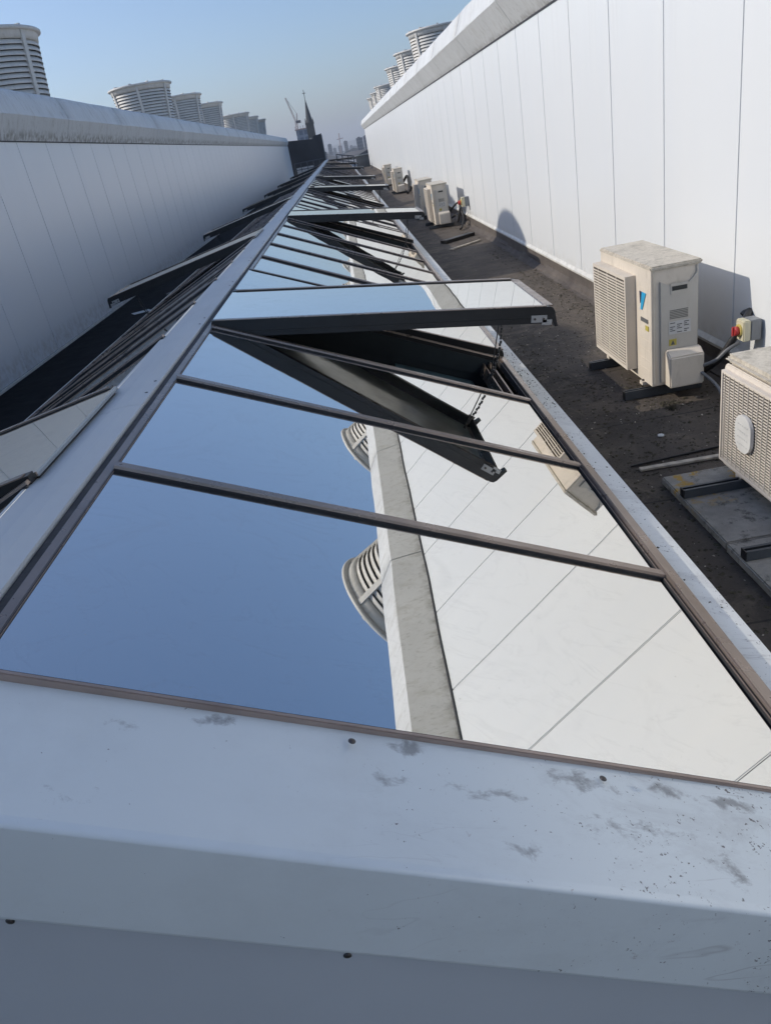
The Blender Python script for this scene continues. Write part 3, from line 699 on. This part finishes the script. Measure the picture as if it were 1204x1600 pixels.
for (y0, y1), lab in zip(((2.60, 3.28), (1.93, 2.592), (1.27, 1.922)), ('concrete slab with orange lichen, farthest of the row under the old unit', 'grey concrete slab in the middle of the row under the old unit', 'grey concrete slab nearest the camera at the right edge')):
    m = MB(); m.box((1.285 + random.uniform(-.012, .012), y0, .003), (1.93, y1, .044), 'conc'); tag(m.build('concrete_slab', bevel=.006), lab, 'slab', 'concrete slabs under the old unit')

# isolator switches
def isolator(x, y, z, s, label):
    t = thing('isolator_switch', label, 'switch', (x, y, z), 0, 'isolator switches by the outdoor units')
    m = MB(); m.box((.055 * s, -.06 * s, -.075 * s), (.13 * s, .06 * s, .075 * s), 'switchg'); m.build('back_box', t, bevel=.004)
    m = MB(); m.box((0, -.06 * s, -.075 * s), (.0545 * s, .06 * s, .075 * s), 'switch'); m.build('cover', t, bevel=.006)
    m = MB(); m.cyl((-.012 * s, 0, 0), (0, 0, 0), .045 * s, 'yknob', n=24); m.build('ring', t)
    m = MB(); m.cyl((-.045 * s, 0, 0), (-.0125 * s, 0, 0), .033 * s, 'red', n=20); m.box((-.056 * s, -.010 * s, -.034 * s), (-.0455 * s, .010 * s, .034 * s), 'red'); m.build('knob', t, bevel=.002)
    return t
isolator(2.11, 4.22, .41, .80, 'cream isolator switch with round red knob on the wall beside the big unit')
isolator(2.09, 14.9, .45, 1.1, 'cream isolator switch beside the overlapping pair of units')
def cable(pts, r, mat, label):
    m = MB(); m.tube(pts, r, mat); return tag(m.build('cable'), label, 'cable', 'cables behind the outdoor units')
cable([(1.95, 4.33, .20), (2.00, 4.27, .24), (2.05, 4.24, .30), (2.12, 4.24, .33)], .011, 'cableg', 'grey cable rising from the big unit to the red isolator switch')
cable([(1.93, 4.34, .17), (1.98, 4.20, .10), (1.93, 3.95, .05), (1.85, 3.62, .10), (1.80, 3.38, .22)], .010, 'cableg', 'grey cable sagging from the big unit to the old white unit')
cable([(2.0, 4.45, .12), (2.05, 4.34, .22), (2.10, 4.28, .34), (2.14, 4.26, .42), (2.19, 4.30, .46), (2.225, 4.34, .48)], .022, 'cableb', 'thick black insulated pipe curving behind the big unit to the wall')
cable([(1.96, 15.5, .15), (2.02, 15.2, .22), (2.0, 15.0, .12), (2.06, 14.9, .35)], .02, 'cableb', 'black cable loop below the second isolator switch')
cable([(1.97, 15.6, .28), (2.08, 15.25, .42), (2.12, 15.1, .20), (2.04, 14.75, .06), (1.96, 14.5, .03)], .018, 'cableb', 'black pipe bundle trailing from the overlapping units onto the deck')
cable([(2.02, 27.6, .35), (2.12, 27.2, .5), (2.1, 26.8, .15), (2.0, 26.4, .03)], .04, 'cableb', 'black pipe bundle beside the unit with the tall pipe cover')
cable([(2.02, 33.0, .4), (2.12, 32.4, .45), (2.1, 31.9, .1), (2.0, 31.6, .03)], .04, 'cableb', 'black pipe bundle beside the farthest beige unit')
m = MB(); m.tube([(2.225, 4.34, .46), (2.205, 4.34, .465), (2.19, 4.34, .455)], .028, 'black', 12); tag(m.build('cable_gland'), 'black rubber collar where the pipe enters the sunlit wall', 'pipe collar')

# strips and litter on the deck
def strip(x0, y0, x1, y1, w, h, mat, label, name='batten', cat='batten'):
    a = Vector((x0, y0, 0)); b_ = Vector((x1, y1, 0)); d = b_ - a; ang = math.atan2(d.y, d.x)
    m = MB(); m.box((0, -w / 2, 0), (d.length, w / 2, h), mat)
    o = m.build(name, bevel=.002, loc=(x0, y0, .004)); o.rotation_euler = (0, 0, ang); return tag(o, label, cat)
strip(1.24, 3.47, 1.70, 3.46, .035, .012, 'wood', 'pale weathered batten lying on the felt beside the lichen slab')
strip(1.215, 3.53, 1.75, 3.58, .012, .01, 'cableb', 'thin dark strip lying parallel to the pale batten', 'strip', 'strip')
strip(1.47, 12.3, 2.02, 12.75, .06, .02, 'wood', 'pale batten lying on the sunlit felt in front of the overlapping units')
strip(1.48, 13.2, 2.02, 13.6, .16, .05, 'black', 'black rubber block lying on the felt before the overlapping units', 'rubber_block', 'block')
m = MB(); m.box((-.14, -.10, 0), (.14, .10, .004), 'litter'); o = m.build('sheet', loc=(-3.47, 12.0, .006)); o.rotation_euler = (0, 0, .5); tag(o, 'square white sheet lying on the black felt left of the rooflight', 'sheet')
m = MB(); m.box((-.06, -.25, 0), (.06, .25, .02), 'slot'); o = m.build('plank', loc=(-3.2, 13.6, .006)); o.rotation_euler = (0, 0, -.5); tag(o, 'short grey plank lying on the black felt under a raised vent', 'plank')
m = MB(); m.cyl((0, 0, .006), (0, 0, .012), .018, 'litter', n=9); tag(m.build('bottle_cap', loc=(1.50, 3.85, 0)), 'small white disc lying on the felt near the old unit', 'disc')
# crumbs of moss, grit, leaves
def crumbs(name, label, areas, mat, seed, smin, smax):
    rg = random.Random(seed); m = MB()
    for (x0, x1, y0, y1, n_, zf) in areas:
        for _ in range(n_):
            x = rg.uniform(x0, x1); y = rg.uniform(y0, y1); s = rg.uniform(smin, smax) * (.5 + rg.random()); z = zf(x) if callable(zf) else zf
            T = Matrix.Translation((x, y, z)) @ Matrix.Rotation(rg.uniform(0, 6.3), 4, 'Z') @ Matrix.Rotation(rg.uniform(-.5, .5), 4, 'X')
            a = s * rg.uniform(.5, 1.6); h = s * rg.uniform(.25, .8)
            vs = [T @ Vector(p) for p in ((-a, -s, 0), (a, -s * .6, 0), (a * .7, s, 0), (-a * .8, s * .7, 0), (0, 0, h))]
            m.add(vs, [(0, 1, 4), (1, 2, 4), (2, 3, 4), (3, 0, 4), (3, 2, 1, 0)], mat)
    return tag(m.build(name), label, kind='stuff')
crumbs('moss_debris', 'dark moss crumbs and grit scattered over the felt deck', [(.92, 2.12, 1.2, 9, 3000, .001), (1.9, 2.15, 4, 12, 500, .004), (.90, 1.3, 1.5, 6, 500, .001), (1.3, 1.7, 3.4, 5, 350, .002), (1.68, 1.86, 4.2, 4.36, 60, .004), (1.4, 2.1, 9, 20, 300, .002)], 'moss', 1, .003, .009)
crumbs('pale_grit', 'pale flecks of grit and twigs on the felt deck', [(.92, 2.1, 1.2, 8, 700, .002), (1.4, 2.1, 8, 18, 80, .002)], 'wood', 2, .0015, .005)
ec = lambda x: 1.75 * (1 - SC) + SC * (.186 - (x / SC - RX - 1.905) / .138 * .036) + .0008
crumbs('coping_debris', 'moss crumbs lying along the white eave coping', [(.78, .87, 1.7, 8, 90, ec), (.775, .87, 3.5, 4.8, 220, ec), (.775, .81, 2.6, 7, 130, ec)], 'moss', 3, .0012, .004)
m = MB()
rg = random.Random(5)
for _ in range(60):
    a = rg.uniform(0, 6.28); p = Vector((rg.gauss(0, .018), rg.gauss(0, .018), 0)); q = p + Vector((math.cos(a) * .02, math.sin(a) * .02, rg.uniform(.01, .04))); m.cyl(p, q, .0018, 'moss', r1=.0003, n=4)
tag(m.build('weed', loc=(1.71, 4.22, 0)), 'tiny dry weed growing in front of the big beige unit', 'weed')
m = MB()
for _ in range(40):
    a = rg.uniform(0, 6.28); p = Vector((0, 0, 0)); q = p + Vector((math.cos(a) * .08, math.sin(a) * .08, rg.uniform(.02, .16))); m.cyl(p, q, .003, 'moss', r1=.0005, n=4)
tag(m.build('weed', loc=(-3.02 - .2, 2.95, 0)), 'straggly weed growing in the dark gutter left of the rooflight', 'weed')

# ------------------------------------------------------------------ far end of the roof and the city
Y = 64.3
m = MB(); m.box((1.25, Y, -.05), (2.9, Y + .25, .86), 'brick'); w_ = m; o = w_.build('end_wall'); tag(o, 'low grey block wall closing the deck beside the sunlit building', 'wall')
m = MB(); m.box((1.22, Y - .04, .861), (2.93, Y + .29, .92), 'trim'); c = m.build('wall_coping', o)
m = MB(); m.box((-3.95, 74, -.05), (-2.4, 74.2, .70), 'coping'); o = m.build('end_wall'); tag(o, 'low pale wall in front of the dark plant room at the end of the shaded side', 'wall')
def railing(pts, h, label, n=6, r=.03):
    t = thing('guard_rail', label, 'railing', pts[0]); a, b_ = Vector(pts[0]), Vector(pts[1]); m = MB()
    for f in (1.0, .5): m.cyl((0, 0, h * f), (b_ - a) + Vector((0, 0, h * f)), r, 'channel', n=8)
    m.build('rail', t); pm_ = MB(); pm_.cyl((0, 0, 0), (0, 0, h), r, 'channel', n=8); me = pm_.mesh('post')
    for i in range(n): inst(me, 'post', t, (b_ - a) * (i / (n - 1)))
    return t
railing([(-4.0, 72.5, 0), (-1.2, 72.5, 0)], 1.1, 'dark guard rail in front of the dark plant room')
railing([(-.2, 66.8, .35), (1.15, 66.8, .0)], .9, 'dark guard rail across the far end of the glazing', 4, .035)
t = thing('plant_room', 'windowless dark grey plant room at the far end of the roof', 'building', (-3.3, 76, -.06))
m = MB(); m.prism([(-2.3, 0), (2.0, 0), (2.0, 3.15), (1.30, 3.10), (1.25, 2.85), (-1.0, 3.05), (-1.6, 3.02), (-2.1, 2.85), (-2.3, 2.6)], 0, 7, 'plant'); m.build('cladding', t)
m = MB(); m.box((-2.35, -.06, 2.4), (-2.301, 7, 2.42), 'channel'); m.box((2.001, -.04, 0), (2.06, .06, 3.2), 'channel'); m.build('trim', t)
# church spire
def at(u, v, y):
    d = XR * ((u - 602) / 1159.57) + YD * ((v - 800) / 1159.57) + ZF; return Vector((0, 0, 1.75)) + d * (y / d.y)
YS = 260; tip = at(470.5, 147, YS); basec = at(487, 210, YS)
t = thing('church', 'dark church tower with tall slender spire above the plant room', 'church', (basec.x, YS, -30))
zt = tip.z + 30; z1 = at(481.5, 193, YS).z + 30; r1 = 5.2 * (YS / 1160) 
m = MB(); m.lathe([(r1, z1), (r1 * .84, z1 + (zt - z1) * .10), (.05, zt - 1.5)], 'slate', 8, smooth=False); m.build('spire', t)
m = MB(); m.cyl((0, 0, zt - 1.6), (0, 0, zt + 1.0), .09, 'slate'); m.box((-.5, -.06, zt), (.5, .06, zt + .15), 'slate'); m.build('finial', t)
m = MB(); m.box((-r1 * 1.02, -r1, 0), (r1 * 1.02, r1, z1), 'stone'); m.box((-r1 * 1.15, -r1 * 1.1, z1 - .3), (r1 * 1.15, r1 * 1.1, z1 + .25), 'stone')
m.build('tower', t)
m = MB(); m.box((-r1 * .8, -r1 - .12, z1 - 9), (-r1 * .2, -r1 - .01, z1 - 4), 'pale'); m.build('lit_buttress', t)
pn = MB(); pn.lathe([(.14, 0), (.12, .5), (.02, 1.3)], 'slate', 4, smooth=False); pme2 = pn.mesh('pinnacle')
for sx in (-1, 1):
    for sy in (-1, 1): inst(pme2, 'pinnacle', t, (sx * r1 * .98, sy * r1 * .98, z1 + .2))
# glass tower under construction and its crane
YT = 480; pa = at(461, 198, YT); pb = at(481, 195, YT)
t = thing('tower_block', 'blue glass tower under construction behind the church', 'tower', ((pa.x + pb.x) / 2, YT, -30)); wv_ = (pb.x - pa.x) / 2 * 1.02
m = MB(); m.box((-wv_, 0, 0), (wv_, 14, pa.z + 30 - 2), 'towerg'); m.build('facade', t)
m = MB(); m.box((-wv_ - .5, -.5, pa.z + 28), (wv_ + .5, 14.5, pa.z + 28.5), 'crane')
for i in range(6): m.box((-wv_ + i * wv_ * .4 - .15, 0, pa.z + 28.5), (-wv_ + i * wv_ * .4 + .15, .3, pa.z + 30), 'crane')
m.build('top_floor_frame', t)
def lattice(m, a, b_, w_, mat, n=10, r=.14):
    a, b_ = Vector(a), Vector(b_); d = (b_ - a).normalized(); u = d.cross(Vector((0, 1, 0))).normalized(); v = Vector((0, 1, 0))
    co = [u * w_ + v * w_, -u * w_ + v * w_, -u * w_ - v * w_, u * w_ - v * w_]
    for c in co: m.cyl(a + c, b_ + c, r, mat, n=5)
    for i in range(n):
        for j in range(4):
            p = a.lerp(b_, i / n) + co[j]; q = a.lerp(b_, (i + 1) / n) + co[(j + 1) % 4]; m.cyl(p, q, r * .6, mat, n=4)
cb = at(461, 200, YT); cm_ = at(461.5, 190, YT); ct = at(444.5, 152, YT); ca = at(462.5, 176.5, YT); cw = at(466.5, 191, YT)
t = thing('tower_crane', 'red and white luffing crane with raised jib on the glass tower', 'crane', (cb.x, YT + 7, -30)); O = Vector((cb.x, YT, -30))
m = MB(); lattice(m, (0, 0, 20), cm_ - O, .55, 'crane', 30, .13); m.build('mast', t)
m = MB(); lattice(m, cm_ - O, ct - O, .35, 'crane', 24, .09); m.build('jib', t)
m = MB(); lattice(m, cm_ - O + Vector((.6, 0, 0)), ca - O, .22, 'crane', 8, .09); m.build('a_frame', t)
m = MB(); m.cyl(ca - O, ct - O, .07, 'channel', n=5); m.build('stay', t)
m = MB(); m.box(cm_ - O + Vector((0, -1, -.8)), cw - O + Vector((1, 1, 1.2)), 'channel'); m.build('counterweight', t)
# skyline seen through the gap
sk = [(511.5, 517.5, 226, 246, 1300, 'blocka', 'pale blue slab tower just right of the plant room'),
      (528, 534, 228.5, 244, 1500, 'blockc', 'low tower with a cross-armed mast crane above it'),
      (536.5, 542.5, 221, 243, 1400, 'blockb', 'reddish tower in the middle of the distant skyline'),
      (556, 566, 216, 240, 900, 'blocka', 'dark wide tower left of the end of the sunlit wall'),
      (567, 575, 213, 238, 950, 'blocka', 'dark tower touching the end of the sunlit wall'),
      (520, 525, 232, 246, 1700, 'blockc', 'small far block between two taller ones'),
      (546, 551, 228, 243, 1800, 'blockc', 'small far block right of the reddish tower'),
      (505, 510, 238, 250, 700, 'blocka', 'low dark block close to the foot of the plant room')]
for u0, u1_, v0, v1, y, mt, lab in sk:
    a = at(u0, v0, y); b_ = at(u1_, v0, y); t = thing('tower_block', lab, 'tower', ((a.x + b_.x) / 2, y, -30), 0, 'towers on the distant skyline')
    hw = (b_.x - a.x) / 2; hh = a.z + 30
    m = MB(); m.box((-hw, 0, 0), (hw, hw * 1.6 + 8, hh), mt); m.build('facade', t)
    m = MB(); m.box((-hw * .5, 3, hh), (hw * .3, 8, hh + hw * .25), 'roofs'); m.build('roof_plant', t)
O = at(531, 229, 1500); tp = at(529, 208, 1500); l = at(526, 218, 1500); r_ = at(536, 215.5, 1500)
t = thing('tower_crane', 'thin cross-shaped crane mast on the distant skyline', 'crane', (O.x, 1500, -30)); OO = Vector((O.x, 1500, -30))
m = MB(); m.cyl((0, 0, 20), tp - OO, 1.0, 'crane', n=6); m.build('mast', t)
m = MB(); m.cyl(l - OO, r_ - OO, .7, 'crane', n=6); m.build('jib', t)
m = MB(); rg = random.Random(9)
for _ in range(1500):
    y = rg.uniform(220, 3600); x = rg.uniform(-.16, .16) * y; s = rg.uniform(6, 18); h = rg.uniform(5, 13) + (rg.random() < .06) * rg.uniform(5, 14)
    T = Matrix.Translation((x, y, -30)) @ Matrix.Rotation(rg.uniform(-.4, .4), 4, 'Z'); m.box((-s, -s * .6, 0), (s, s * .6, h), rg.choice(('roofs', 'roofs', 'blockc', 'brick')), T)
    m.prism([(-s, h), (s, h), (0, h + s * .3)], -s * .6, s * .6, 'roofs', T=T)
tag(m.build('city_roofs'), 'hazy mass of low city roofs beyond the building', kind='stuff')
m = MB(); prev = None
for i in range(60):
    u = -2600 + i * 90; m.face([(u, 6500, -30), (u + 90, 6500, -30), (u + 90, 6500, 20 + 18 * math.sin((u + 90) * .002) + 7 * math.sin((u + 90) * .007)), (u, 6500, 20 + 18 * math.sin(u * .002) + 7 * math.sin(u * .007))], 'ground')
    m.face([(u, 6500, 20 + 18 * math.sin(u * .002) + 7 * math.sin(u * .007)), (u + 90, 6500, 20 + 18 * math.sin((u + 90) * .002) + 7 * math.sin((u + 90) * .007)), (u + 90, 8000, -30), (u, 8000, -30)], 'ground')
tag(m.build('hills'), 'faint blue hills on the horizon', kind='structure')

# ------------------------------------------------------------------ haze
m = MB(); m.box((-9500, -3500, -32), (9500, 9800, 160), 'ground'); o = m.build('haze'); tag(o, 'thin blue summer haze over the city', kind='stuff')
hm = bpy.data.materials.new('haze'); hm.use_nodes = True; n = hm.node_tree.nodes; n.remove(n['Principled BSDF'])
pv = n.new('ShaderNodeVolumePrincipled'); pv.inputs['Color'].default_value = (.95, .97, 1.0, 1); pv.inputs['Density'].default_value = .00032; pv.inputs['Anisotropy'].default_value = .35
hm.node_tree.links.new(pv.outputs[0], n['Material Output'].inputs['Volume']); o.data.materials.clear(); o.data.materials.append(hm)
o.visible_shadow = True
